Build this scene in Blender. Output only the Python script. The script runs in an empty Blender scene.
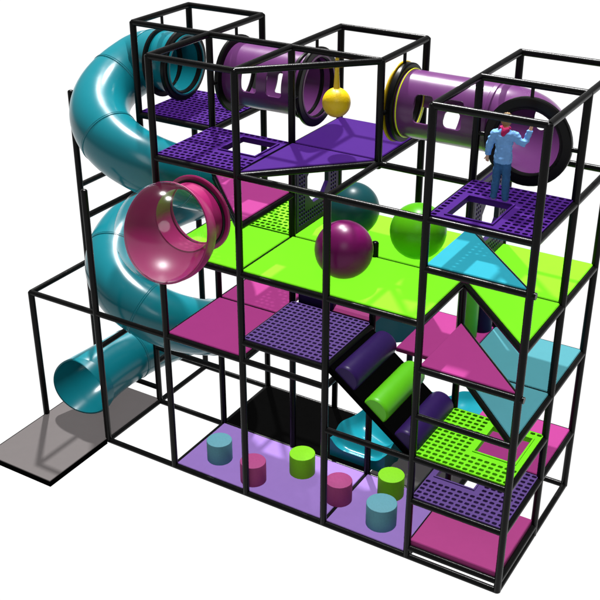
import bpy, bmesh, math, random
from mathutils import Vector, Matrix
random.seed(4)
S = 1.2                      # one bay of the frame in metres; all coordinates below are in bays
PI = math.pi
scene = bpy.context.scene
COL = scene.collection

# ------------------------------------------------------------------ materials
def srgb(r, g, b):
    f = lambda c: (c/255/12.92) if c/255 <= .04045 else ((c/255+.055)/1.055)**2.4
    return (f(r), f(g), f(b), 1)

def mat(name, col, rough=.4, spec=.3, noise=.06, nscale=9, bump=.0, bscale=60, coat=0, metallic=0, ior=1.5):
    m = bpy.data.materials.new(name); m.use_nodes = True
    nt = m.node_tree; b = nt.nodes['Principled BSDF']
    b.inputs['Roughness'].default_value = rough
    b.inputs['Specular IOR Level'].default_value = spec
    b.inputs['IOR'].default_value = ior
    b.inputs['Metallic'].default_value = metallic
    b.inputs['Coat Weight'].default_value = coat
    b.inputs['Coat Roughness'].default_value = .08
    tc = nt.nodes.new('ShaderNodeTexCoord')
    n = nt.nodes.new('ShaderNodeTexNoise'); n.inputs['Scale'].default_value = nscale; n.inputs['Detail'].default_value = 5
    nt.links.new(tc.outputs['Object'], n.inputs['Vector'])
    mx = nt.nodes.new('ShaderNodeMix'); mx.data_type = 'RGBA'
    c0 = [max(0, x*(1-noise)) for x in col[:3]]+[1]; c1 = [min(1, x*(1+noise)) for x in col[:3]]+[1]
    mx.inputs['A'].default_value = c0; mx.inputs['B'].default_value = c1
    nt.links.new(n.outputs['Fac'], mx.inputs['Factor']); nt.links.new(mx.outputs['Result'], b.inputs['Base Color'])
    mr = nt.nodes.new('ShaderNodeMapRange'); mr.inputs['To Min'].default_value = max(0, rough-.04); mr.inputs['To Max'].default_value = min(1, rough+.05)
    nt.links.new(n.outputs['Fac'], mr.inputs['Value']); nt.links.new(mr.outputs['Result'], b.inputs['Roughness'])
    if bump:
        n2 = nt.nodes.new('ShaderNodeTexNoise'); n2.inputs['Scale'].default_value = bscale; n2.inputs['Detail'].default_value = 3
        nt.links.new(tc.outputs['Object'], n2.inputs['Vector'])
        bp = nt.nodes.new('ShaderNodeBump'); bp.inputs['Strength'].default_value = bump; bp.inputs['Distance'].default_value = .012
        nt.links.new(n2.outputs['Fac'], bp.inputs['Height']); nt.links.new(bp.outputs['Normal'], b.inputs['Normal'])
    return m

M = dict(
 pipe   = mat('black_foam_pipe', (.0030,.0030,.0030), .24, .09, .3, 14, .08, 90),
 lime   = mat('lime_vinyl', (.115,.46,.009), .5, .03, .03),
 limep  = mat('lime_plastic', (.115,.46,.009), .5, .03, .03),
 purple = mat('violet_vinyl', (.029,.0060,.088), .5, .02, .05),
 lilac  = mat('lilac_mat_vinyl', (.164,.096,.282), .5, .03, .05),
 pink   = mat('pink_vinyl', (.192,.020,.112), .5, .03, .04),
 teal   = mat('teal_vinyl', (.040,.150,.178), .5, .03, .04),
 teal2  = mat('cyan_vinyl', (.012,.165,.215), .5, .03, .04),
 purple_lit = mat('violet_plastic_lit', (.072,.038,.150), .5, .03, .05),  # lighter copy of the violet; stronger light on lower decks put into the colour
 pink_lit = mat('pink_vinyl_lit', (.235,.030,.130), .5, .04, .04),  # pink vinyl again, its colour raised to look more brightly lit
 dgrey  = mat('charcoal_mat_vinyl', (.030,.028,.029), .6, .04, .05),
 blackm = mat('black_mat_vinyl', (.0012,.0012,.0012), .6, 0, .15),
 grey   = mat('grey_mat_vinyl', (.068,.061,.061), .5, .05, .05),
 tealtube = mat('teal_gloss_plastic', (.003,.106,.132), .21, .5, .03, 5, ior=1.4),
 purptube = mat('purple_gloss_plastic', (.082,.021,.092), .24, .5, .03, 5, ior=1.36),
 pinkshell = mat('magenta_gloss_plastic', (.20,.007,.07), .36, .35, .05, 5),
 blackring = mat('black_gloss_ring', (.003,.003,.003), .3, .10, .1),
 yellow = mat('yellow_vinyl', (.52,.36,.002), .38, .3, .08, 14, .2, 40),
 yring  = mat('yellow_ring_plastic', (.40,.26,.003), .35, .3, .05),
 yline  = mat('lime_seam_plastic', (.55,.60,.02), .35, .3, .05),
 magball = mat('magenta_ball_vinyl', (.095,.0035,.056), .30, .5, .06, ior=1.25),
 tealball = mat('teal_ball_vinyl', (.007,.055,.064), .33, .5, .08, ior=1.25),
 limeball = mat('green_ball_vinyl', (.075,.36,.004), .33, .5, .05, ior=1.25),
 stteal = mat('teal_stool_vinyl', (.078,.215,.26), .55, .08, .12, 40, .25, 120),
 stpink = mat('pink_stool_vinyl', (.25,.040,.135), .55, .08, .12, 40, .25, 120),
 stlime = mat('lime_stool_vinyl', (.16,.46,.012), .55, .08, .10, 40, .25, 120),
 dkpurple = mat('deep_purple_vinyl', (.017,.006,.055), .36, .5, .08, ior=1.2),
 dkgreen = mat('green_foam_vinyl', (.08,.42,.01), .34, .3, .06),
 padlime = mat('lime_pad_vinyl', (.07,.33,.006), .38, .22, .06, 6, .12, 14),
 waveteal = mat('turquoise_wave_plastic', (.004,.13,.165), .22, .5, .05, 5, ior=1.3),
 skin   = mat('skin', (.42,.24,.16), .5, .3, .08, 30),
 shirt  = mat('pale_blue_cotton', (.125,.275,.53), .8, .1, .25, 16, 1, 12),
 jeans  = mat('blue_denim', (.024,.082,.195), .85, .1, .45, 14, 1, 14),
 hair   = mat('sandy_hair', (.16,.095,.035), .6, .3, .3, 50, .5, 90),
 scarf  = mat('magenta_scarf_cloth', (.30,.012,.075), .8, .1, .2, 40, .5, 60),
 shoe   = mat('white_trainer', (.26,.34,.40), .5, .3, .1),
 eye    = mat('dark_eye', (.02,.015,.012), .2, .5, .1),
 lips   = mat('lips', (.42,.13,.11), .5, .3, .05),
)
def clear_mat():
    m = bpy.data.materials.new('clear_dome_plastic'); m.use_nodes = True; nt = m.node_tree
    nt.nodes.clear()
    out = nt.nodes.new('ShaderNodeOutputMaterial'); mix = nt.nodes.new('ShaderNodeMixShader')
    tr = nt.nodes.new('ShaderNodeBsdfTransparent'); tr.inputs['Color'].default_value = (.93,.95,.955,1)
    gl = nt.nodes.new('ShaderNodeBsdfGlossy'); gl.inputs['Roughness'].default_value = .11
    fr = nt.nodes.new('ShaderNodeFresnel'); fr.inputs['IOR'].default_value = 1.5
    ge = nt.nodes.new('ShaderNodeNewGeometry'); iv = nt.nodes.new('ShaderNodeMath'); iv.operation = 'SUBTRACT'; iv.inputs[0].default_value = 1
    mu = nt.nodes.new('ShaderNodeMath'); mu.operation = 'MULTIPLY'
    nt.links.new(ge.outputs['Backfacing'], iv.inputs[1]); nt.links.new(iv.outputs[0], mu.inputs[0]); nt.links.new(fr.outputs[0], mu.inputs[1])
    nt.links.new(mu.outputs[0], mix.inputs[0]); nt.links.new(tr.outputs[0], mix.inputs[1]); nt.links.new(gl.outputs[0], mix.inputs[2])
    nt.links.new(mix.outputs[0], out.inputs[0])
    return m
M['clear'] = clear_mat()

# ------------------------------------------------------------------ helpers
def V(*a): return Vector(a)
def finish(name, bm, m, origin=(0,0,0), parent=None, smooth=False):
    """bmesh in bay coordinates -> one mesh object whose origin sits at `origin`."""
    o0 = Vector(origin)
    for v in bm.verts: v.co = (v.co-o0)*S
    bmesh.ops.recalc_face_normals(bm, faces=bm.faces[:])
    me = bpy.data.meshes.new(name); bm.to_mesh(me); bm.free()
    if smooth:
        for p in me.polygons: p.use_smooth = True
        if smooth is not True: me.set_sharp_from_angle(angle=math.radians(smooth))
    me.materials.append(M[m] if isinstance(m, str) else m)
    o = bpy.data.objects.new(name, me); COL.objects.link(o)
    if parent:
        o.parent = parent; o.location = o0*S-Vector(parent['_o'])*S
    else: o.location = o0*S
    o['_o'] = tuple(o0)
    return o
def empty(name, origin):
    o = bpy.data.objects.new(name, None); COL.objects.link(o)
    o.location = Vector(origin)*S; o['_o'] = tuple(origin); o.empty_display_size = .1
    return o
def tag(o, label, cat, group=None):
    o['label'] = label; o['category'] = cat
    if group: o['group'] = group
    return o

def frames(pts):
    """parallel-transport frames along a polyline"""
    n = len(pts); T = []
    for i in range(n):
        a = pts[max(0,i-1)]; b = pts[min(n-1,i+1)]; T.append((b-a).normalized())
    up = V(0,0,1) if abs(T[0].z) < .9 else V(1,0,0)
    nrm = (up-T[0]*up.dot(T[0])).normalized(); out = []
    for i in range(n):
        nrm = (nrm-T[i]*nrm.dot(T[i])).normalized(); out.append((T[i], nrm, T[i].cross(nrm)))
    return out
def add_sweep(bm, pts, r, seg=16, cap=True, closed_ends_round=False):
    pts = [Vector(p) for p in pts]; fr = frames(pts); rings = []
    rr = r if isinstance(r, (list,tuple)) else [r]*len(pts)
    for p,(t,n,b),q in zip(pts, fr, rr):
        rings.append([bm.verts.new(p+(n*math.cos(2*PI*k/seg)+b*math.sin(2*PI*k/seg))*q) for k in range(seg)])
    for a,b in zip(rings, rings[1:]):
        for k in range(seg): bm.faces.new((a[k],a[(k+1)%seg],b[(k+1)%seg],b[k]))
    if cap: bm.faces.new(rings[0][::-1]); bm.faces.new(rings[-1])
    return rings
def add_rod(bm, a, b, r, seg=14, rnd=True):
    a, b = Vector(a), Vector(b); d = (b-a).normalized()
    if rnd:
        pts = [a-d*r*.55, a-d*r*.45, a-d*r*.2, a, b, b+d*r*.2, b+d*r*.45, b+d*r*.55]
        rr = [r*.35, r*.72, r*.95, r, r, r*.95, r*.72, r*.35]
    else: pts = [a,b]; rr = [r,r]
    add_sweep(bm, pts, rr, seg)
def add_shell_sweep(bm, pts, r, th=.02, seg=48, end_plane=None, flare=0):
    pts = [Vector(p) for p in pts]; fr = frames(pts)
    n_ = len(pts); RQ = [r*(1+flare*max(0,(i/(n_-1)-.25)/.75)**2) for i in range(n_)]
    def ring(p,f,q): return [bm.verts.new(p+(f[1]*math.cos(2*PI*k/seg)+f[2]*math.sin(2*PI*k/seg))*q) for k in range(seg)]
    ro = [ring(p,f,q) for p,f,q in zip(pts,fr,RQ)]; ri = [ring(p,f,q-th) for p,f,q in zip(pts,fr,RQ)]
    if end_plane is not None:     # cut the far end along an upright plane instead of square to the tube
        t = fr[-1][0]; p = pts[-1]; n = end_plane
        for v in ro[-1]+ri[-1]: v.co = v.co+t*((p-v.co).dot(n)/t.dot(n))
    for R_ in (ro,ri):
        for a,b in zip(R_,R_[1:]):
            for k in range(seg): bm.faces.new((a[k],a[(k+1)%seg],b[(k+1)%seg],b[k]))
    for a,b in ((ro[0],ri[0]),(ro[-1],ri[-1])):
        for k in range(seg): bm.faces.new((a[k],a[(k+1)%seg],b[(k+1)%seg],b[k]))
def add_annulus(bm, c, axis, r0, r1, th, seg=48):
    """flat ring, thickness th, centred at c, axis along `axis`"""
    c = Vector(c); t = Vector(axis).normalized(); up = V(0,0,1) if abs(t.z) < .9 else V(1,0,0)
    n = (up-t*up.dot(t)).normalized(); b = t.cross(n)
    e = min(th*.3, .012)
    prof = [(r0,-th/2+e),(r0+e,-th/2),(r1-e,-th/2),(r1,-th/2+e),(r1,th/2-e),(r1-e,th/2),(r0+e,th/2),(r0,th/2-e)]
    rings = [[bm.verts.new(c+(n*math.cos(2*PI*k/seg)+b*math.sin(2*PI*k/seg))*q+t*h) for k in range(seg)] for q,h in prof]
    for i in range(8):
        A,B = rings[i],rings[(i+1)%8]
        for k in range(seg): bm.faces.new((A[k],A[(k+1)%seg],B[(k+1)%seg],B[k]))
def add_lathe(bm, prof, c, axis=(0,0,1), seg=40):
    c = Vector(c); t = Vector(axis).normalized(); up = V(0,0,1) if abs(t.z) < .9 else V(1,0,0)
    n = (up-t*up.dot(t)).normalized(); b = t.cross(n); rings = []
    for q,h in prof:
        if q < 1e-6: rings.append([bm.verts.new(c+t*h)])
        else: rings.append([bm.verts.new(c+(n*math.cos(2*PI*k/seg)+b*math.sin(2*PI*k/seg))*q+t*h) for k in range(seg)])
    for A,B in zip(rings,rings[1:]):
        for k in range(seg):
            k2 = (k+1)%seg
            if len(A) == 1 and len(B) == 1: continue
            if len(A) == 1: bm.faces.new((A[0],B[k2],B[k]))
            elif len(B) == 1: bm.faces.new((A[k],A[k2],B[0]))
            else: bm.faces.new((A[k],A[k2],B[k2],B[k]))
def add_prism(bm, poly, z0, z1, bev=.008):
    """polygon (x,y) list extruded z0..z1 with a small chamfer round the top"""
    n = len(poly); cx = sum(p[0] for p in poly)/n; cy = sum(p[1] for p in poly)/n
    def inset(d):
        out = []
        for i in range(n):
            p0,p1,p2 = Vector(poly[i-1]),Vector(poly[i]),Vector(poly[(i+1)%n])
            d1 = (p1-p0).normalized(); d2 = (p2-p1).normalized()
            n1 = V(-d1.y,d1.x); n2 = V(-d2.y,d2.x)
            if n1.dot(Vector((cx,cy))-p1) < 0: n1 = -n1
            if n2.dot(Vector((cx,cy))-p1) < 0: n2 = -n2
            k = (n1+n2); k = k/max(1e-6, 1+n1.dot(n2)); out.append(p1+k*d)
        return out
    R_ = [[bm.verts.new((p[0],p[1],z0)) for p in poly],
          [bm.verts.new((p[0],p[1],z1-bev)) for p in poly],
          [bm.verts.new((p[0],p[1],z1)) for p in inset(bev)]]
    for a,b in zip(R_,R_[1:]):
        for k in range(n): bm.faces.new((a[k],a[(k+1)%n],b[(k+1)%n],b[k]))
    bm.faces.new(R_[0][::-1]); bm.faces.new(R_[-1])
def add_box(bm, lo, hi):
    x0,y0,z0 = lo; x1,y1,z1 = hi
    v = [bm.verts.new(p) for p in ((x0,y0,z0),(x1,y0,z0),(x1,y1,z0),(x0,y1,z0),(x0,y0,z1),(x1,y0,z1),(x1,y1,z1),(x0,y1,z1))]
    for f in ((3,2,1,0),(4,5,6,7),(0,1,5,4),(1,2,6,5),(2,3,7,6),(3,0,4,7)): bm.faces.new([v[i] for i in f])

# ------------------------------------------------------------------ levels (pipe centres) and deck tops
T, L3, L2, L1 = 4.816, 3.79, 2.74, 1.735
DT = .045     # a deck's top above the pipe centre

# ------------------------------------------------------------------ the frame
frame = tag(empty('climbing_frame', (2.5,1,0)), 'black padded pipe frame with many square bays that carries the whole playground', 'play frame')
PR, RR = .0375, .033
posts = [(-1,0,0,L1),(-1,1,0,3.9),(0,0,0,3.22),(1,0,0,T),(2,0,0,T),(3,0,0,L3),(4,0,0,T),(5,0,0,T),
 (0,1,0,T),(1,1,0,T),(2,1,0,T),(3,1,0,2.93),(3,1,L3-.03,T),(4,1,0,T),(5,1,0,T),
 (0,2,0,T),(1,2,0,T),(2,2,L2,T),(2,2,0,L1),(3,2,0,T),(4,2,0,T),(5,2,0,T)]
for x,y,z0,z1 in posts:
    bm = bmesh.new(); add_rod(bm, (x,y,z0),(x,y,z1), PR)
    finish('post', bm, 'pipe', (x,y,z0), frame, 50)
rails = []
def H(x0,x1,y,z):
    for x in range(x0,x1): rails.append(((x,y,z),(x+1,y,z)))
def D(x,y0,y1,z):
    for y in range(y0,y1): rails.append(((x,y,z),(x,y+1,z)))
# ground
H(0,5,0,.0); H(0,5,1,.0); H(-1,3,2,.0); H(4,5,2,.0)
for x in (0,1,3,4,5): D(x,0,1,.0)
D(0,1,2,.0); D(1,1,2,0); D(4,1,2,0); D(5,1,2,.0)
# odd low rails
rails += [((-1,1,.2),(0,1,.2)), ((0,1,.8),(1,1,.8)), ((0,1,.58),(0,2,.58)), ((0,0,1.29),(0,1,1.29)), ((3,0,1.22),(4,0,1.22)),
          ((-1,1,2.75),(-1,2,2.75)), ((0,0,2.93),(0,1,2.93)), ((-1,2,0),(-1,2,2.75))]
# right tower steps
for z in (.115,.72,1.235): H(4,5,0,z); D(5,0,1,z); D(4,0,1,z); H(4,5,1,z)
D(5,1,2,.72); H(4,5,2,.72)
rails += [((4,0,2.26),(5.055,0,2.26)), ((4,0,3.31),(5.055,0,3.31)), ((4,0,1.75-.26+.0),(4,.02,1.49))][:2]
# level 1
H(-1,3,0,L1); H(4,5,0,L1); rails.append(((-1,0,L1),(-1,1,L1)))
D(1,0,1,L1); D(1,1,2,L1); D(2,0,1,L1); D(3,0,1,L1); H(1,2,1,L1); H(1,2,2,L1); H(2,4,2,L1); D(5,0,2,L1); H(4,5,2,L1); H(4,5,1,L1); D(4,1,2,L1)
H(2,3,0,1.955); D(2,0,1,1.955); D(3,0,1,1.955); H(2,3,1,1.955)
# level 2
H(1,4,0,L2); H(1,5,1,L2); D(1,0,2,L2); D(2,0,2,L2); D(3,0,1,L2); D(4,0,2,L2); D(5,0,2,L2); H(1,5,2,L2)
D(2,0,1,3.25)
# level 3
H(1,5,0,L3); H(0,5,1,L3); H(0,1,2,L3); H(2,5,2,L3)
for x in (0,1,2,3,4,5): 
    if x in (0,): D(x,1,2,L3)
    elif x in (1,2,3,4,5): D(x,0,1,L3); D(x,1,2,L3) 
# top cages
H(1,2,0,T); H(4,5,0,T); H(0,3,1,T); H(4,5,1,T); H(0,1,2,T); H(2,3,2,T); H(4,5,2,T)
D(0,1,2,T); D(1,0,2,T); D(2,0,2,T); D(3,1,2,T); D(4,0,2,T); D(5,0,2,T)
# diagonals
rails += [((2,0,T),(3,1,T)), ((2,0,L3),(3,1,L3)), ((4,1,L2),(5,0,L2)), ((4,1,L1),(5,0,L1)), ((4,1,2.26),(5,0,2.26)), ((4,1,3.31),(5,0,3.31)), ((1,1,3.25),(2,0,3.25))]
for a,b in rails:
    bm = bmesh.new(); add_rod(bm, a, b, RR if abs(a[2]-b[2]) < .5 else PR, rnd=False)
    finish('rail', bm, 'pipe', a, frame, 50)

# ------------------------------------------------------------------ decks
E = .014
def deck(name, poly, z, m, label, cat='deck', th=.05, group=None):
    bm = bmesh.new(); add_prism(bm, poly, z+DT-th, z+DT)
    n = len(poly)
    o = finish(name, bm, m, (sum(p[0] for p in poly)/n, sum(p[1] for p in poly)/n, z+DT-th))
    return tag(o, label, cat, group)
def sq(x0,x1,y0,y1,e=E): return [(x0+e,y0+e),(x1-e,y0+e),(x1-e,y1-e),(x0+e,y1-e)]
def tri(a,b,c,e=.02):
    A,B,C_ = Vector(a),Vector(b),Vector(c); g = (A+B+C_)/3
    return [tuple(p+(g-p)*e*2.2) for p in (A,B,C_)]
deck('play_deck', sq(2,3,1,2), L3, 'purple', 'solid purple square deck below the hanging yellow ball, top level')
deck('triangle_deck', tri((2,0),(2,1),(3,1)), L3, 'purple', 'solid purple triangular deck on the top level in front of the square purple deck', 'deck')
deck('play_deck', sq(1,2,0,1), L2, 'lime', 'lime green deck behind the pink bubble, left end of the green level')
deck('play_deck', sq(2,4,0,1), L2, 'lime', 'wide lime green deck under the dark magenta ball, front of the middle level')
deck('play_deck', sq(2,4,1,2), L2, 'lime', 'lime green deck under the dark teal ball, rear of the middle level')
deck('play_deck', sq(4,5,1,2), L2, 'lime', 'lime green square deck at the right end of the middle level, beside the triangular one')
deck('triangle_step', tri((4,1),(5,1),(5,0)), L2, 'lime', 'lime green triangular step in the right climbing tower', 'step')
deck('triangle_step', tri((4,0),(5,0),(4,1)), 3.31, 'teal2', 'bright teal triangular step just under the deck the person stands on', 'step')
deck('triangle_step', tri((4,0),(5,0),(4,1)), 2.26, 'pink', 'dark pink triangular step below the lime green triangle', 'step')
deck('triangle_step', tri((4,1),(5,1),(5,0)), L1, 'teal', 'teal triangular step below the dark pink triangle', 'step')
deck('triangle_step', tri((2,0),(2,1),(1,1)), 3.25, 'pink', 'pink triangular step above the left lime deck, beside the pink bubble', 'step')
deck('play_deck', sq(4,5,1,2), L1, 'teal', 'teal square deck behind the teal triangular step, right tower')
deck('play_deck', sq(1,2,0,1), L1, 'pink', 'pink square deck left of the purple perforated deck, first level front')
deck('play_deck', sq(1,1.8,1,1.56), L1, 'pink', 'pink deck behind the front pink square, half in sunlight')
deck('play_deck', sq(3.27,4.02,1,2), L1, 'pink', 'pink deck behind the top of the roller ramp that the green cylinder stands on')
deck('play_deck', sq(4,5,1,2), .72, 'pink', 'pink low deck at the back of the right tower, beside the lime perforated deck')
deck('deck_pad', sq(4,5,0,1,.02),   .16, 'pink_lit', 'thick pink pad at the foot of the right tower, lowest step', 'pad', .075)

def perforated(name, x, y, z, m, label, hole=None, n=14, th=.045, stagger=False, y_len=1, plane=None, octa=False):
    """slotted plastic deck; real slots, optional climb-through opening (cell ranges)"""
    bm = bmesh.new(); e = .012; c = (1-2*e)/n
    zt = z+DT; zb = zt-th; cache = {}
    def vt(px,py,pz):
        k = (round(px,5),round(py,5),pz)
        if k not in cache: cache[k] = bm.verts.new((px,py,pz))
        return cache[k]
    def inhole(i,j): return hole and hole[0] <= i < hole[1] and hole[2] <= j < hole[3]
    for i in range(n):
        for j in range(n):
            if inhole(i,j): continue
            x0 = x+e+i*c; x1 = x0+c; y0 = y+e+j*c; y1 = y0+c
            solid = any(inhole(i+a,j+b) for a in (-1,0,1) for b in (-1,0,1))
            if solid:
                bm.faces.new((vt(x0,y0,zt),vt(x1,y0,zt),vt(x1,y1,zt),vt(x0,y1,zt)))
                bm.faces.new((vt(x0,y1,zb),vt(x1,y1,zb),vt(x1,y0,zb),vt(x0,y0,zb)))
            else:
                ox = (.12 if j%2 else -.12)*c if stagger else 0
                mx,my = (x0+x1)/2+ox,(y0+y1)/2; a,b = .36*c,.27*c
                hx = [(mx-a,my-b*.4),(mx-a*.7,my-b),(mx+a*.7,my-b),(mx+a,my-b*.4),(mx+a,my+b*.4),(mx+a*.7,my+b),(mx-a*.7,my+b),(mx-a,my+b*.4)]
                cr = [(x0,y0),(x1,y0),(x1,y1),(x0,y1)]
                quads = [(0,1,(1,2)),(1,2,(3,4)),(2,3,(5,6)),(3,0,(7,0))]
                for pz,rev in ((zt,False),(zb,True)):
                    h = [bm.verts.new((p[0],p[1],pz)) for p in hx]; k = [vt(p[0],p[1],pz) for p in cr]
                    fs = [(k[0],k[1],h[2],h[1]),(k[1],k[2],h[4],h[3]),(k[2],k[3],h[6],h[5]),(k[3],k[0],h[0],h[7]),
                          (k[0],h[1],h[0]),(k[1],h[3],h[2]),(k[2],h[5],h[4]),(k[3],h[7],h[6])]
                    for f in fs: bm.faces.new(f[::-1] if rev else f)
                    if not rev: top = h
                    else: bot = h
                for q in range(8): bm.faces.new((top[q],top[(q+1)%8],bot[(q+1)%8],bot[q]))
    # walls on outer edge and round the opening
    bm.verts.ensure_lookup_table()
    for ed in [ed for ed in bm.edges if len(ed.link_faces) == 1]:
        a,b = ed.verts
        if abs(a.co.z-zt) < 1e-6 and abs(b.co.z-zt) < 1e-6:
            a2,b2 = vt(a.co.x,a.co.y,zb),vt(b.co.x,b.co.y,zb)
            try: bm.faces.new((a,b,b2,a2))
            except ValueError: pass
    if hole:   # raised lip round the climb-through opening
        hx0,hx1 = x+e+hole[0]*c, x+e+hole[1]*c; hy0,hy1 = y+e+hole[2]*c, y+e+hole[3]*c; w = .018
        for lo,hi in (((hx0-w,hy0-w),(hx1+w,hy0)),((hx0-w,hy1),(hx1+w,hy1+w)),((hx0-w,hy0),(hx0,hy1)),((hx1,hy0),(hx1+w,hy1))):
            add_box(bm,(lo[0],lo[1],zt-.002),(hi[0],hi[1],zt+.014))
    return tag(finish(name, bm, m, (x+.5,y+.5,zb)), label, 'deck')
perforated('perforated_deck', 0,1,L3,'purple','purple slotted deck in front of the teal slide entrance, top left', stagger=True)
perforated('perforated_deck', 1,0,L3,'purple','purple slotted deck with a square opening, top level left of the purple triangle', (7,13,6,12), stagger=True)
perforated('perforated_deck', 4,0,L3,'purple','purple slotted deck with a square opening that the person stands on', (2,8,1,8))
perforated('perforated_deck', 2,0,1.955,'purple_lit','purple slotted deck at the top of the roller ramp', None, 15)
perforated('perforated_deck', 4,0,1.235,'limep','lime green slotted deck with a square opening, low in the right tower', (7,13,5,12))
perforated('perforated_deck', 4,0,.72,'purple_lit','purple slotted deck just under the lime green slotted one, right tower', (1,7,6,13))
perforated('perforated_deck', 1,1,L2,'limep','lime green slotted deck behind the left lime deck, under the top level', None, 14, stagger=True)

# ------------------------------------------------------------------ portal panels (upright, slotted, octagonal opening) at x = const
def portal(x, label):
    n = 20; bm = bmesh.new(); th = .05
    y0,y1,z0,z1 = 1.05,1.95,L2+.06,L3-.05
    cy,cz = (y1-y0)/n,(z1-z0)/n
    lo,hi = 5,15
    P = lambda a,b,s: bm.verts.new((x+s*th/2, a, b))
    def quadprism(poly):
        A = [P(a,b,-1) for a,b in poly]; B = [P(a,b,1) for a,b in poly]; k = len(poly)
        bm.faces.new(A); bm.faces.new(B[::-1])
        for i in range(k): bm.faces.new((A[i],A[(i+1)%k],B[(i+1)%k],B[i]))
    for i in range(n):
        for j in range(n):
            if lo <= i < hi and lo <= j < hi: continue
            a0,b0 = y0+i*cy, z0+j*cz; a1,b1 = a0+cy,b0+cz
            border = i in (0,n-1) or j in (0,n-1) or (lo-1 <= i <= hi and lo-1 <= j <= hi)
            if border: quadprism([(a0,b0),(a1,b0),(a1,b1),(a0,b1)])
            else:
                u,w = cy*.3, cz*.34; ma,mb = (a0+a1)/2,(b0+b1)/2
                for poly in ([(a0,b0),(a1,b0),(ma+u,mb-w),(ma-u,mb-w)],[(a1,b0),(a1,b1),(ma+u,mb+w),(ma+u,mb-w)],
                             [(a1,b1),(a0,b1),(ma-u,mb+w),(ma+u,mb+w)],[(a0,b1),(a0,b0),(ma-u,mb-w),(ma-u,mb+w)]): quadprism(poly)
    Y0,Y1,Z0,Z1 = y0+lo*cy,y0+hi*cy,z0+lo*cz,z0+hi*cz; k = .29; dy,dz = (Y1-Y0)*k,(Z1-Z0)*k
    for cyy,czz,sy,sz in ((Y0,Z0,1,1),(Y1,Z0,-1,1),(Y1,Z1,-1,-1),(Y0,Z1,1,-1)):
        quadprism([(cyy,czz),(cyy+sy*dy,czz),(cyy,czz+sz*dz)])
    bmesh.ops.remove_doubles(bm, verts=bm.verts[:], dist=1e-5)
    return tag(finish('portal_board', bm, 'dkpurple', (x,1.5,z0)), label, 'panel')
portal(2, 'dark purple slotted upright panel with an octagonal opening behind the black post, centre')
portal(4, 'dark purple upright panel with an octagonal opening below the deck the person stands on')

# ------------------------------------------------------------------ floor mats
def fmat(poly, z1, m, label, edge=None):
    n = len(poly); c = (sum(p[0] for p in poly)/n, sum(p[1] for p in poly)/n, -.03)
    bm = bmesh.new(); add_prism(bm, poly, -.03, z1, .006)
    o = finish('floor_mat', bm, m, c)
    tag(o, label, 'mat'); return o
fmat(sq(1,3,0,1,.02), .035, 'lilac', 'long lilac floor mat under the teal, pink and lime stools on the left')
fmat(sq(3,4,0,1,.02), .035, 'lilac', 'short lilac floor mat under the largest-looking teal stool, by the right tower')
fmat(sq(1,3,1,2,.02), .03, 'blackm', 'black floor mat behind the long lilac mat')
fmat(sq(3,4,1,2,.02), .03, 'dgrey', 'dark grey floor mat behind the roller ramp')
om = tag(empty('exit_mat', (-.5,0,-.03)), 'grey landing mat with black edges under the mouth of the teal tube slide', 'mat')
bm = bmesh.new(); add_prism(bm, [(-1,-1.02),(0,-1.02),(0,1),(-1,1)], .0, .04, .006); finish('mat_top', bm, 'grey', (-.5,0,0), om)
bm = bmesh.new()
for lo,hi in (((-1.012,-1.032,-.03),(.012,-1.02,.035)),((-1.012,-1.02,-.03),(-1,1,.035)),((0,-1.02,-.03),(.012,-.04,.035))): add_box(bm,lo,hi)
finish('mat_edge', bm, 'blackm', (-.5,-1.02,-.03), om)

# ------------------------------------------------------------------ stools
def stool(x,y,m,label,r=.148,h=.265):
    bm = bmesh.new()
    add_lathe(bm, [(0,0),(r-.006,0),(r,.006),(r,h-.008),(r-.003,h-.002),(r-.009,h),(0,h)], (x,y,.035), seg=44)
    tag(finish('foam_stool', bm, m, (x,y,.035), None, 40), label, 'stool', 'round foam stools on the lilac mats')
stool(1.399,.346,'stteal','teal round stool at the left end of the long lilac mat')
stool(1.959,.208,'stpink','pink round stool beside the second front post, next to the left teal stool')
stool(2.358,.623,'stlime','lime green round stool in the middle of the long lilac mat, near the black mat')
stool(2.963,.402,'stpink','pink round stool by the seam between the two lilac mats')
stool(3.41,.788,'stlime','lime green round stool below the roller ramp, near the grey mat')
stool(3.552,.284,'stteal','teal round stool on the short lilac mat, nearest to the right tower', .166, .275)

# ------------------------------------------------------------------ balls
def ball(x,y,r,m,label,z0=L2+DT):
    bm = bmesh.new(); bmesh.ops.create_uvsphere(bm, u_segments=48, v_segments=28, radius=r)
    for v in bm.verts: v.co += V(x,y,z0+r*.995)
    tag(finish('play_ball', bm, m, (x,y,z0), None, True), label, 'ball', 'big balls on the green level')
ball(2.949,.43,.29,'magball','big dark magenta ball on the lime deck behind the third front post')
ball(2.528,1.368,.29,'tealball','big dark teal ball at the back of the lime deck, behind the magenta one')
ball(3.378,1.209,.29,'limeball','big green ball on the lime deck, behind the post left of the person')
b = tag(empty('hanging_ball', (2.47,1.04,4.2)), 'yellow punch ball hanging on a strap above the purple deck', 'ball')
bm = bmesh.new(); bmesh.ops.create_uvsphere(bm, u_segments=40, v_segments=24, radius=.142)
for v in bm.verts: v.co = V(v.co.x, v.co.y, v.co.z*1.04)+V(2.49,1.05,4.32)
finish('ball_body', bm, 'yellow', (2.49,1.05,4.32), b, True)
bm = bmesh.new(); add_sweep(bm, [(2.49,1.05,4.44),(2.49,1.05,4.6),(2.49,1.05,4.79)], [.034,.024,.018], 10); finish('strap', bm, 'yellow', (2.49,1.05,4.6), b, 50)
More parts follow.
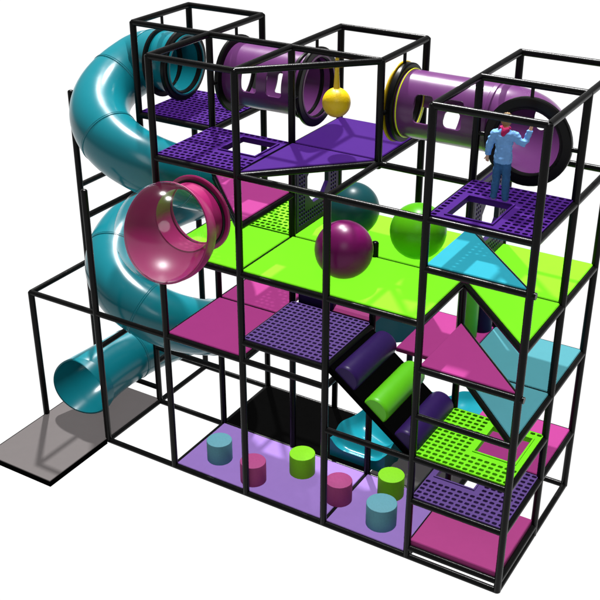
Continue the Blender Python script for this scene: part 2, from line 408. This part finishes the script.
# foam columns
for x,y,m,l in ((3.822,1.624,'dkgreen','green upright foam cylinder on the pink deck, beside the post'),(3.90,1.857,'dkpurple','dark purple upright foam cylinder behind the green one')):
    bm = bmesh.new(); h = L2-L1-DT-.03; r = .115
    add_lathe(bm, [(0,0),(r-.01,0),(r,.01),(r,h-.01),(r-.01,h),(0,h)], (x,y,L1+DT), seg=32)
    tag(finish('foam_column', bm, m, (x,y,L1+DT), None, 40), l, 'foam column')
# upright foam pads
for lo,hi,m,l in (((2.05,1.04,1.9),(2.495,1.12,2.66),'dkpurple','dark purple upright foam pad behind the purple slotted deck'),
                  (None,None,'tealtube','dark teal upright foam panel left of the pink deck behind the roller ramp')):
    bm = bmesh.new()
    if lo: add_box(bm, lo, hi)
    else: lo,hi = (2.55,1.3,1.42),(3.26,1.95,2.62); add_prism(bm, [(2.55,1.30),(3.262,1.90),(3.225,1.95),(2.515,1.35)], 1.42, 2.62, .01)
    bmesh.ops.bevel(bm, geom=bm.edges[:], offset=.008, segments=2, affect='EDGES')
    tag(finish('foam_pad', bm, m, ((lo[0]+hi[0])/2,(lo[1]+hi[1])/2,lo[2]), None, 30), l, 'foam pad')
bm = bmesh.new()
pr = [(1.045,1.93),(1.045,1.985),(1.075,2.01),(1.62,2.24),(1.66,2.22),(1.66,1.93)]
fa = [bm.verts.new((2.44,y,z)) for y,z in pr]; fb = [bm.verts.new((2.965,y,z)) for y,z in pr]
bm.faces.new(fa); bm.faces.new(fb[::-1])
for k in range(6): bm.faces.new((fa[k],fa[(k+1)%6],fb[(k+1)%6],fb[k]))
tag(finish('foam_wedge', bm, 'pink_lit', (2.7,1.3,1.93)), 'pink foam wedge behind the right half of the purple slotted deck', 'foam wedge')

# ------------------------------------------------------------------ roller ramp
ramp = tag(empty('roller_ramp', (3.5,.5,1.5)), 'black sloping ramp with rounded purple and lime pads below the purple slotted deck', 'ramp')
p0,p1 = V(3.03,0,1.955), V(4.02,0,1.20); rd = (p1-p0).normalized(); rn = V(-rd.z,0,rd.x)
if rn.z < 0: rn = -rn
bm = bmesh.new()
A = [p0,p1,p1-rn*.07,p0-rn*.07]
f0 = [bm.verts.new(q+V(0,.045,0)) for q in A]; f1 = [bm.verts.new(q+V(0,.955,0)) for q in A]
bm.faces.new(f0); bm.faces.new(f1[::-1])
for k in range(4): bm.faces.new((f0[k],f0[(k+1)%4],f1[(k+1)%4],f1[k]))
finish('ramp_board', bm, 'blackm', (3.5,.5,1.5), ramp)
Lr = (p1-p0).length
def pad(s0, w, h, m, lab):
    bm = bmesh.new(); pr = []; n = 14
    for i in range(n+1):                       # cross-section: rounded hump
        a = PI*i/n; pr.append((s0+w/2-w/2*math.cos(a), .002+h*math.sin(a)**.8))
    rings = []
    for y,k in ((.06,.90),(.075,.97),(.10,1),(.90,1),(.925,.97),(.94,.90)):
        rings.append([bm.verts.new(p0+rd*((s-s0-w/2)*k+s0+w/2)+rn*(q*k)+V(0,y,0)) for s,q in pr])
    for a_,b_ in zip(rings,rings[1:]):
        for k in range(n): bm.faces.new((a_[k],a_[k+1],b_[k+1],b_[k]))
        bm.faces.new((a_[n],a_[0],b_[0],b_[n]))
    bm.faces.new(rings[0]); bm.faces.new(rings[-1][::-1])
    o = finish('ramp_pad', bm, m, tuple(p0+rd*(s0+w/2)+V(0,.5,0)), ramp, 50); o['label'] = lab
pad(.05,.29,.15,'dkpurple','purple rounded pad at the top of the ramp')
pad(.48,.29,.15,'padlime','lime green rounded pad in the middle of the ramp')
pad(.915,.29,.15,'dkpurple','purple rounded pad at the foot of the ramp')

# ------------------------------------------------------------------ wave slide (comes off the low pink deck, turns and lands on the black mat)
bm = bmesh.new(); NX,NV = 150,26; top = []; bot = []
def zc(t):
    u = (1-t)*LT; w = min(1, max(0,(t-.12)*5))*min(1,u*9)
    return .15+.60*(1-t)**1.5, .05*w*math.sin(2*PI*u/.37-2.2)
PVX,PVY,RM,HW = 3.34,1.30,.52,.36
L_a = 4.02-PVX; L_b = RM*PI/2; LT = L_a+L_b+.22
for i in range(NX+1):
    t = i/NX; d = t*LT; a = []; b2 = []
    for j in range(NV+1):
        v = -1+2*j/NV
        if d < L_a: px,py = 4.02-d, PVY+RM+HW*v
        elif d < L_a+L_b:
            an = PI/2+(d-L_a)/RM; px,py = PVX+(RM+HW*v)*math.cos(an), PVY+(RM+HW*v)*math.sin(an)
        else: px,py = PVX-(RM+HW*v), PVY-(d-L_a-L_b)
        rim = .15*abs(v)**5-(.02 if abs(v) > .95 else 0)
        zb_,zw = zc(t); zt_ = zb_+zw*(.75+.125*(v+1))*(1-.35*abs(v)**3)
        a.append(bm.verts.new((px,py,zt_+rim)))
        b2.append(bm.verts.new((px,py,max(.032,zt_-.15-.05*(abs(v) > .9)))))
    top.append(a); bot.append(b2)
for i in range(NX):
    for j in range(NV):
        bm.faces.new((top[i][j],top[i][j+1],top[i+1][j+1],top[i+1][j])); bm.faces.new((bot[i][j],bot[i+1][j],bot[i+1][j+1],bot[i][j+1]))
    for j in (0,NV): bm.faces.new((top[i][j],top[i+1][j],bot[i+1][j],bot[i][j]))
for i in (0,NX):
    for j in range(NV): bm.faces.new((top[i][j],top[i][j+1],bot[i][j+1],bot[i][j]))
tag(finish('wave_slide', bm, 'waveteal', (3.2,1.5,.03), None, 45), 'turquoise wavy slide with raised sides landing by the black mat behind the roller ramp', 'slide')

# ------------------------------------------------------------------ tubes
def rrect_tube(bm, x0, x1, yc, zcn, r, th, wins, nx=120, nt=160):
    """straight tube along x with rounded-rectangle windows; wins = (xcentre, angle, halfwidth x, half arc, corner)"""
    def sdf(x, s, w):
        ax = abs(x-w[0])-w[2]+w[4]; ay = abs(s)-w[3]+w[4]
        return math.hypot(max(ax,0),max(ay,0))+min(max(ax,ay),0)-w[4]
    cells = {}
    X = [x0+(x1-x0)*i/nx for i in range(nx+1)]
    pos = {}
    for i in range(nx+1):
        for k in range(nt): pos[i,k] = [X[i], 2*PI*k/nt]
    def arc(a, w):
        d = (a-w[1]+PI)%(2*PI)-PI; return d*r
    keep = {}
    for i in range(nx):
        for k in range(nt):
            xm = (X[i]+X[i+1])/2; am = 2*PI*(k+.5)/nt
            keep[i,k] = all(sdf(xm, arc(am,w), w) > 0 for w in wins)
    for (i,k),p in pos.items():          # pull boundary vertices onto the window outline
        adj = [keep.get((i+a,(k+b)%nt)) for a in (-1,0) for b in (-1,0)]; adj = [q for q in adj if q is not None]
        if any(adj) and not all(adj):
            w = min(wins, key=lambda w: abs(sdf(p[0],arc(p[1],w),w)))
            for _ in range(4):
                x,s = p[0],arc(p[1],w); h = 1e-4; d = sdf(x,s,w)
                gx = (sdf(x+h,s,w)-d)/h; gs = (sdf(x,s+h,w)-d)/h; g2 = gx*gx+gs*gs
                if g2 > 1e-6: p[0] -= d*gx/g2; p[1] -= d*gs/g2/r
    def mk(q):
        return {key: bm.verts.new((p[0], yc-math.sin(p[1])*q, zcn+math.cos(p[1])*q)) for key,p in pos.items()}
    O,I = mk(r),mk(r-th)
    for (i,k),f in keep.items():
        k2 = (k+1)%nt
        if f:
            bm.faces.new((O[i,k],O[i,k2],O[i+1,k2],O[i+1,k])); bm.faces.new((I[i,k],I[i+1,k],I[i+1,k2],I[i,k2]))
            for nb,e in (((i,(k-1)%nt),((i,k),(i+1,k))),((i,k2),((i,k2),(i+1,k2))),((i-1,k),((i,k),(i,k2))),((i+1,k),((i+1,k),(i+1,k2)))):
                if not keep.get(nb, False): bm.faces.new((O[e[0]],O[e[1]],I[e[1]],I[e[0]]))
    for v in list(bm.verts):
        if not v.link_faces: bm.verts.remove(v)
TR, TZ = .335, 4.29
def flange(c, axis, parent, m='blackring', r1=.415, th=.05, r0=TR-.03, name='flange_ring'):
    bm = bmesh.new(); add_annulus(bm, c, axis, r0, r1, th); return finish(name, bm, m, c, parent, 35)
def hanger(c, parent):
    bm = bmesh.new(); add_rod(bm, (c[0],c[1],c[2]+.39),(c[0],c[1],T-.02), .017, 10, False); finish('hanger_rod', bm, 'pipe', c, parent, 50)
def bolts(c, parent, along):
    bm = bmesh.new(); cc = Vector(c); a = Vector(along)
    for s in (-1,1): add_rod(bm, cc+a*s*.36, cc+a*s*.47, .022, 10)
    finish('clamp_rod', bm, 'pipe', c, parent, 50)
# tube one
t1 = tag(empty('crawl_tube', (1.5,1.5,TZ)), 'purple crawl tube with two windows between the teal slide entrance and the yellow ball', 'crawl tube')
bm = bmesh.new(); rrect_tube(bm, .97, 2.03, 1.5, TZ, TR, .018, [(1.36,1.38,.095,.145,.045),(1.67,1.38,.095,.145,.045),(1.10,-2.0,.085,.115,.04),(1.40,-2.0,.085,.115,.04)]); finish('tube_wall', bm, 'purptube', (1.5,1.5,TZ), t1, 40)
for x in (1.0,2.0): flange((x,1.5,TZ),(1,0,0),t1); hanger((x,1.5,TZ),t1); bolts((x,1.5,TZ),t1,(0,1,0))
flange((1.88,1.5,TZ),(1,0,0),t1,'blackring',TR+.018,.05,name='seam_ring')
# tube two with elbow
t2 = tag(empty('crawl_tube', (4,1.5,TZ)), 'long purple crawl tube with an elbow ending in a black ring behind the person', 'crawl tube')
bm = bmesh.new(); rrect_tube(bm, 2.97, 4.0, 1.5, TZ, TR, .018, [(3.36,1.38,.095,.145,.045),(3.68,1.38,.095,.145,.045),(3.12,-2.3,.085,.115,.04),(3.42,-2.3,.085,.115,.04),(3.72,-2.3,.085,.115,.04)]); finish('tube_wall', bm, 'purptube', (3.5,1.5,TZ), t2, 40)
pts = [(4.0-.002,1.5,TZ)]+[(4.02+.48*math.sin(a),1.02+.48*math.cos(a),TZ) for a in [PI/2*i/40 for i in range(41)]]+[(4.5,.97,TZ)]
bm = bmesh.new(); add_shell_sweep(bm, pts, TR, .018, 112)
# opening in the back of the elbow (daylight seen through it)
kill = [f for f in bm.faces if (f.calc_center_median()-V(4.37,1.75,4.27)).length < .105]
bmesh.ops.delete(bm, geom=kill, context='FACES')
for ed in [ed for ed in bm.edges if len(ed.link_faces) == 1]:
    for v in ed.verts:
        q = v.co-V(4.37,1.75,4.27)
        if q.length < .2: v.co = V(4.37,1.75,4.27)+q.normalized()*.105
finish('elbow', bm, 'purptube', (4.35,1.35,TZ), t2, 40)
flange((4.0,1.5,TZ),(1,0,0),t2,'purptube',TR+.012,.06,name='seam_ring')
flange((2.975,1.5,TZ),(1,0,0),t2,'yring',.405,.022); flange((3.03,1.5,TZ),(1,0,0),t2,'blackring',.395,.07); flange((3.085,1.5,TZ),(1,0,0),t2,'yline',TR+.012,.012,name='seam_ring')
flange((4.5,1.0,TZ),(0,1,0),t2,'blackring',.415,.06,.30)
hanger((3.0,1.5,TZ),t2); hanger((4.5,1.0,TZ),t2); bolts((3.0,1.5,TZ),t2,(0,1,0)); bolts((4.5,1.0,TZ),t2,(1,0,0))
# teal spiral
sp = tag(empty('tube_slide', (.2,1.1,0)), 'teal spiral tube slide winding down from the top left deck to the grey landing mat', 'slide')
HX,HY,HR,PITCH = .076,1.236,.65,1.881
def hel(phi):
    f = math.radians(phi); return V(HX+HR*math.cos(f), HY+HR*math.sin(f), 3.828-PITCH*(phi-211.3)/360)
def bez(a,b,c,d,n):
    return [a*(1-t)**3+b*3*t*(1-t)**2+c*3*t*t*(1-t)+d*t**3 for t in [i/n for i in range(n)]]
A0 = hel(150); T0 = (hel(151)-hel(150)).normalized()
ctrl = [V(.32,1.5,4.28)]+bez(V(.20,1.5,4.28),V(-.08,1.5,4.28),A0-T0*.22,A0,8)+[hel(p) for p in range(150,811,15)]
B0 = hel(825); T1 = (hel(826)-hel(825)).normalized(); mouth = V(-.55,.23,.455); md = V(-.14,-.97,-.22).normalized()
ctrl += bez(B0,B0+T1*.42,mouth-md*.75,mouth,14)+[mouth]
def catmull(P, sub=4):
    out = []
    for i in range(len(P)-1):
        a = P[max(0,i-1)]; b = P[i]; c = P[i+1]; d = P[min(len(P)-1,i+2)]
        for k in range(sub):
            t = k/sub; out.append(.5*((2*b)+(c-a)*t+(2*a-5*b+4*c-d)*t*t+(3*b-a-3*c+d)*t**3))
    return out+[P[-1]]
path = catmull(ctrl)
end = (V(.22,-.97,.0).normalized())
nsec = 13; L = len(path); cuts = [round(i*(L-1)/nsec) for i in range(nsec+1)]
for i in range(nsec):
    seg = path[cuts[i]:cuts[i+1]+1]
    if len(seg) < 2: continue
    bm = bmesh.new(); add_shell_sweep(bm, seg, TR, .018, 64, end if i == nsec-1 else None, .17 if i == nsec-1 else 0); finish('tube_section', bm, 'tealtube', tuple(seg[len(seg)//2]), sp, 40)
for i in range(1,nsec):      # lap joints between sections
    k = cuts[i]; d = (path[k+1]-path[k-1]).normalized()
    flange(tuple(path[k]), tuple(d), sp, 'tealtube', TR+.006, .03, TR-.004, 'joint_ring')
flange((.27,1.5,4.28),(1,0,0),sp,'blackring',.40,.06,.29); flange((-.02,1.495,4.265),(1,.05,.1),sp,'blackring',TR+.045,.03)
hanger((.0,1.5,TZ),sp)
# ------------------------------------------------------------------ bubble
bc = V(1.581,-.62,3.333); br = .485; open_r = .33
bub = tag(empty('bubble_window', tuple(bc)), 'pink round bubble with a clear dome sticking out of the left front of the frame', 'bubble window')
m_ax = V(.017,-.88,.34).normalized(); o_ax = V(-.10,1,-.0).normalized()
def circ(ax, ang, n=72):
    up = V(0,0,1); a = (up-ax*up.dot(ax)).normalized(); b = a.cross(ax).normalized()
    return [ax*math.cos(ang)+(a*math.cos(2*PI*k/n)+b*math.sin(2*PI*k/n))*math.sin(ang) for k in range(n)]
oa = math.asin(open_r/br); rimA = circ(m_ax, PI*.5); opA = circ(o_ax, oa)
# match orientation
rimA = [rimA[0]]+rimA[:0:-1] if (rimA[18]-opA[18]).length > (rimA[-18]-opA[18]).length else rimA
def slerp(a,b,t):
    w = a.angle(b); return (a*math.sin((1-t)*w)+b*math.sin(t*w))/math.sin(w)
bm = bmesh.new(); K = 30; lay = []
for th in (0,.014):
    rings = [[bm.verts.new(bc+slerp(a,b,i/K)*(br-th)) for a,b in zip(opA,rimA)] for i in range(K+1)]; lay.append(rings)
    for A_,B_ in zip(rings,rings[1:]):
        for k in range(72): bm.faces.new((A_[k],A_[(k+1)%72],B_[(k+1)%72],B_[k]))
for e in (0,-1):
    for k in range(72): bm.faces.new((lay[0][e][k],lay[0][e][(k+1)%72],lay[1][e][(k+1)%72],lay[1][e][k]))
finish('bowl', bm, 'pinkshell', tuple(bc), bub, 40)
j0 = bc+o_ax*math.cos(oa)*br; f0 = V(1.523,-.03,3.31)
bm = bmesh.new(); add_shell_sweep(bm, [j0-o_ax*.02, j0*.7+f0*.3, j0*.3+f0*.7, f0], open_r+.004, .016, 56); finish('collar', bm, 'pinkshell', tuple(f0), bub, 40)
flange(tuple(f0+V(0,-.035,0)),(0,1,0),bub,'blackring',open_r+.03,.03,open_r-.0); flange(tuple(f0+V(0,.0,0)),(0,1,0),bub,'pinkshell',.40,.03,open_r-.02)
bm = bmesh.new(); K = 26
up = V(0,0,1); ua = (up-m_ax*up.dot(m_ax)).normalized(); ub = ua.cross(m_ax)
prof = [(br*1.0*math.sin(PI/2*i/K), br*1.0*math.cos(PI/2*i/K)) for i in range(K+1)]
add_lathe(bm, prof, bc, m_ax, 72); finish('clear_dome', bm, 'clear', tuple(bc), bub, True)
bm = bmesh.new(); add_annulus(bm, bc, m_ax, br-.004, br+.007, .012, 72); finish('dome_rim', bm, 'pinkshell', tuple(bc), bub, 40)

# ------------------------------------------------------------------ person
def skinned(name, chains, m, parent, origin, sub=2, smooth=True):
    me = bpy.data.meshes.new(name); vs = []; es = []; rs = []; idx = {}
    for ch in chains:
        prev = None
        for p,r in ch:
            key = tuple(round(q,4) for q in p)
            if key not in idx: idx[key] = len(vs); vs.append(Vector(p)); rs.append(r)
            i = idx[key]
            if prev is not None and (prev,i) not in es: es.append((prev,i))
            prev = i
    o0 = Vector(origin)
    me.from_pydata([(v-o0)*S for v in vs], es, [])
    ob = bpy.data.objects.new(name, me); COL.objects.link(ob)
    sk = ob.modifiers.new('s','SKIN'); sk.use_smooth_shade = True; sk.branch_smoothing = .6
    for i,r in enumerate(rs):
        rr = r if isinstance(r,tuple) else (r,r)
        me.skin_vertices[0].data[i].radius = (rr[0]*S, rr[1]*S)
    me.skin_vertices[0].data[0].use_root = True
    sb = ob.modifiers.new('u','SUBSURF'); sb.levels = sb.render_levels = sub
    dg = bpy.context.evaluated_depsgraph_get(); m2 = bpy.data.meshes.new_from_object(ob.evaluated_get(dg))
    bpy.data.objects.remove(ob); bpy.data.meshes.remove(me)
    m2.name = name; m2.materials.clear(); m2.materials.append(M[m])
    for p in m2.polygons: p.use_smooth = True
    o = bpy.data.objects.new(name, m2); COL.objects.link(o); o.parent = parent; o.location = (o0-Vector(parent['_o']))*S; o['_o'] = tuple(o0)
    return o
PX,PY,PZ = 4.42,.62,L3+DT
per = tag(empty('person', (PX,PY,PZ)), 'person seen from behind in pale blue shirt, jeans and magenta scarf, one arm raised', 'person')
Hh = .80   # standing height in bays
face = V(-.10,.995,0).normalized(); lat = V(.995,.10,0).normalized()    # lat = image right
def Q(l,f,z): return tuple(V(PX,PY,PZ)+lat*(l*Hh)+face*(f*Hh)+V(0,0,z*Hh))
pelvis = Q(0,0,.52)
arm_up = [(Q(.105,0,.775),.022),(Q(.195,.008,.705),.019),(Q(.224,.045,.735),.018),(Q(.262,.055,.86),.017)]
arm_dn = [(Q(-.105,0,.770),.022),(Q(-.157,.004,.65),.019),(Q(-.172,.03,.59),.018),(Q(-.190,.06,.50),.017)]
spine = [(pelvis,.034),(Q(0,0,.62),.034),(Q(0,0,.72),.040),(Q(0,0,.80),.034),(Q(0,0,.845),.030),(Q(0,.008,.875),.030)]
legs = {}
for s,fx in ((-1,.015),(1,.02)):
    legs[s] = [(pelvis,.034),(Q(s*.045,0,.47),.030),(Q(s*.057,.006,.27),.026),(Q(s*.061,-.003,.14),.022),(Q(s*.066,-.01,.045),.020),(Q(s*.070,.05,.02),.018)]
hand_up = Q(.272,.058,.905); hand_dn = Q(-.196,.07,.455)
body = [spine, [(Q(0,0,.80),.034)]+arm_up+[(hand_up,.017)], [(Q(0,0,.80),.034)]+arm_dn+[(hand_dn,.017)], legs[-1], legs[1]]
# head carried by the same surface
body[0] += [(Q(0,.012,.905),(.045,.05)),(Q(0,.015,.945),(.056,.062)),(Q(0,.012,.985),(.045,.05))]
# fingers: five short chains rooted inside each palm
def fingers(hand, up, side, fwd):
    h = Vector(hand); out = []
    for k,(o,ln) in enumerate(((-.013,.030),(-.0045,.036),(.0045,.038),(.013,.033))):
        b = h+side*(o*Hh); out.append([(tuple(h),.017),(tuple(b+up*.016*Hh),.0062),(tuple(b+up*(.016+ln*.5)*Hh+fwd*.003*Hh),.0055),(tuple(b+up*(.014+ln)*Hh+fwd*.010*Hh),.0045)])
    b = h-side*.014*Hh
    out.append([(tuple(h),.017),(tuple(b-side*.010*Hh+up*.004*Hh),.0065),(tuple(b-side*.022*Hh+up*.020*Hh+fwd*.004*Hh),.005)])
    return out
body += fingers(hand_up, V(0,0,1)*.97+lat*.2, lat, face)
body += fingers(hand_dn, V(0,0,-1)*.95+face*.25, lat, face)
bd = skinned('body', body, 'skin', per, (PX,PY,PZ))
from mathutils import noise as mnoise
def crease(ob, f1, f2, amp):
    '"folds of cloth: ridged noise pushed along the normals"'
    nn = [v.normal.copy() for v in ob.data.vertices]
    for v,n in zip(ob.data.vertices, nn):
        p = v.co/S
        a = 1-abs(mnoise.noise(V(p.x*f2,p.y*f2,p.z*f1)))*2.2
        b = mnoise.noise(V(p.x*f1*1.7+3,p.y*f1*1.7,p.z*f1+p.x*30))
        v.co += n*(a*.7+b*.5-.35)*amp*S
def garment(name, loft, limbs, m, origin, amp, fr):
    """lofted trunk and tapered limbs fused into one continuous cloth surface"""
    bm = bmesh.new(); rings = []
    for z,a,b_ in loft:
        rings.append([bm.verts.new(Vector(Q(a*math.cos(2*PI*k/28), b_*math.sin(2*PI*k/28), z))) for k in range(28)])
    for A_,B_ in zip(rings,rings[1:]):
        for k in range(28): bm.faces.new((A_[k],A_[(k+1)%28],B_[(k+1)%28],B_[k]))
    bm.faces.new(rings[0][::-1]); bm.faces.new(rings[-1])
    for ch in limbs: add_sweep(bm, [p for p,_ in ch], [r*Hh for _,r in ch], 20)
    ob = finish(name, bm, m, origin, per, True)
    md = ob.modifiers.new('r','REMESH'); md.mode = 'VOXEL'; md.voxel_size = .0062*S; md.use_smooth_shade = True
    sm = ob.modifiers.new('m','SMOOTH'); sm.factor = .5; sm.iterations = 5
    dg = bpy.context.evaluated_depsgraph_get(); m2 = bpy.data.meshes.new_from_object(ob.evaluated_get(dg))
    ob.modifiers.clear(); old = ob.data; ob.data = m2; bpy.data.meshes.remove(old); m2.name = name
    for p in m2.polygons: p.use_smooth = True
    crease(ob, fr[0], fr[1], amp)
    return ob
garment('shirt', [(.452,.092,.066),(.462,.100,.073),(.50,.103,.075),(.56,.096,.070),(.64,.093,.067),(.72,.104,.069),(.765,.108,.066),(.80,.094,.057),(.825,.064,.046),(.848,.040,.036)],
    [[(Q(.07,0,.785),.050),(Q(.115,0,.775),.050),(Q(.165,.0,.725),.045),(Q(.205,.012,.700),.041),(Q(.226,.045,.735),.039),(Q(.245,.053,.80),.034),(Q(.258,.055,.845),.030)],
     [(Q(-.07,0,.785),.050),(Q(-.115,0,.770),.050),(Q(-.142,.0,.71),.045),(Q(-.160,.008,.64),.041),(Q(-.174,.03,.58),.037),(Q(-.186,.052,.525),.032),(Q(-.190,.06,.50),.031)]],
    'shirt', (PX,PY,PZ+.5), .0085, (24,12))
garment('trousers', [(.56,.080,.058),(.52,.086,.064),(.47,.091,.068),(.435,.080,.060)],
    [[(Q(q*.044,0,.49),.052),(Q(q*.050,.003,.38),.051),(Q(q*.057,.006,.27),.045),(Q(q*.061,-.003,.15),.042),(Q(q*.065,-.006,.07),.041),(Q(q*.067,-.002,.028),.043)] for q in (-1,1)],
    'jeans', (PX,PY,PZ+.2), .0065, (20,9))
for s in (-1,1): skinned('shoe', [[(Q(s*.066,-.03,.022),.026),(Q(s*.068,.02,.020),.027),(Q(s*.072,.075,.014),.022)]], 'shoe', per, Q(s*.068,.02,0))
skinned('scarf', [[(Q(.044,-.012,.845),.026),(Q(.026,-.045,.842),.029),(Q(0,-.056,.832),.036),(Q(-.026,-.045,.842),.029),(Q(-.044,-.012,.845),.026),(Q(-.03,.035,.84),.024),(Q(.03,.035,.84),.024),(Q(.043,-.013,.846),.026)],[(Q(0,-.056,.832),.036),(Q(-.004,-.070,.795),.028),(Q(-.008,-.076,.772),.014)]], 'scarf', per, Q(0,0,.83))
# face and hair
hc = Vector(Q(0,.013,.945))
def blob(name, m, c, sx, sy, sz, parent=bd):
    bm = bmesh.new(); bmesh.ops.create_uvsphere(bm, u_segments=14, v_segments=10, radius=1)
    for v in bm.verts: v.co = Vector(c)+(lat*v.co.x*sx+face*v.co.y*sy+V(0,0,1)*v.co.z*sz)*Hh
    return finish(name, bm, m, tuple(c), parent, True)
for s in (-1,1):
    blob('eye','eye',hc+lat*s*.021*Hh+face*.056*Hh+V(0,0,.004),.008,.006,.006)
    blob('ear','skin',hc+lat*s*.056*Hh,.008,.014,.02)
blob('nose','skin',hc+face*.064*Hh-V(0,0,.012),.008,.014,.014); blob('mouth','lips',hc+face*.055*Hh-V(0,0,.034),.018,.008,.005)
bm = bmesh.new(); bmesh.ops.create_uvsphere(bm, u_segments=28, v_segments=20, radius=1)
kill = []
for v in bm.verts:
    q = v.co.copy(); 
    if q.z < (-.85 if q.y < .1 else -.3) or (q.y > .35 and q.z < .30): kill.append(v)
    w = 1+.05*math.sin(q.x*17+q.y*9)+.04*math.sin(q.z*21+q.x*5)
    v.co = hc+V(0,0,.008)+(lat*q.x*.060+face*(q.y*.067-.004)+V(0,0,1)*q.z*(.064 if q.z > 0 else .098))*w*Hh
bmesh.ops.delete(bm, geom=kill, context='VERTS')
finish('hair', bm, 'hair', tuple(hc), bd, True)

# ------------------------------------------------------------------ light, world, camera
w = bpy.data.worlds.new('World'); scene.world = w; w.use_nodes = True; nt = w.node_tree
bg = nt.nodes['Background']; bg.inputs['Strength'].default_value = 1.0
tc = nt.nodes.new('ShaderNodeTexCoord'); sx = nt.nodes.new('ShaderNodeSeparateXYZ'); rp = nt.nodes.new('ShaderNodeValToRGB')
mr = nt.nodes.new('ShaderNodeMapRange'); mr.inputs['From Min'].default_value = -1; mr.inputs['From Max'].default_value = 1
nt.links.new(tc.outputs['Generated'], sx.inputs[0]); nt.links.new(sx.outputs['Z'], mr.inputs['Value']); nt.links.new(mr.outputs['Result'], rp.inputs['Fac'])
rp.color_ramp.elements[0].position = .46; rp.color_ramp.elements[0].color = (1.05,1.05,1.05,1)
rp.color_ramp.elements[1].position = .53; rp.color_ramp.elements[1].color = (.25,.25,.25,1)
nt.links.new(rp.outputs['Color'], bg.inputs['Color'])

def area(name, pos, target, size, power, color=(1,1,1)):
    l = bpy.data.lights.new(name,'AREA'); l.shape = 'DISK'; l.size = size; l.energy = power; l.color = color
    o = bpy.data.objects.new(name,l); COL.objects.link(o); o.location = pos
    o.rotation_euler = (Vector(target)-Vector(pos)).to_track_quat('-Z','Y').to_euler(); return o
ctr = V(2.4,1,2)*S; sd = V(-.734,.853,1.72).normalized()
d = 150; E_key = 7.5
area('key_lamp', ctr+sd*d, ctr, 5.2, E_key*PI*d*d, (1,.985,.97))
h = 30; E_fill = 6.6
fl = area('overhead_fill', ctr+V(-.1,.25,1).normalized()*h, ctr, 2, E_fill*PI*h*h, (1,1,1))
fl.data.use_shadow = False; fl.data.specular_factor = 0

def soft(name, az, el, dist, size, E_):
    a,e = math.radians(az), math.radians(el)
    area(name, ctr+V(math.cos(a)*math.cos(e),math.sin(a)*math.cos(e),math.sin(e))*dist, ctr, size, E_*PI*dist*dist)
soft('front_fill', -60, 40, 20, 8, .5)  # added fill light, brightens front faces, tube interiors and the person

cam = bpy.data.cameras.new('camera'); co = bpy.data.objects.new('camera',cam); COL.objects.link(co); scene.camera = co
yaw,el = 2.11694376,.482120491
C0 = V(7.54135345,-7.95542898,7.51215267)
Fw = V(math.cos(yaw)*math.cos(el), math.sin(yaw)*math.cos(el), -math.sin(el)); R_ = V(math.sin(yaw),-math.cos(yaw),0); U_ = R_.cross(Fw)
co.matrix_world = Matrix(((R_.x,U_.x,-Fw.x,C0.x*S),(R_.y,U_.y,-Fw.y,C0.y*S),(R_.z,U_.z,-Fw.z,C0.z*S),(0,0,0,1)))
cam.sensor_width = 36; cam.lens = 36*1072.936/600; cam.clip_end = 500; cam.clip_start = .1
scene.view_settings.view_transform = 'Standard'; scene.view_settings.look = 'None'; scene.view_settings.exposure = 0; scene.view_settings.gamma = 1
for o in scene.objects:
    if '_o' in o: del o['_o']
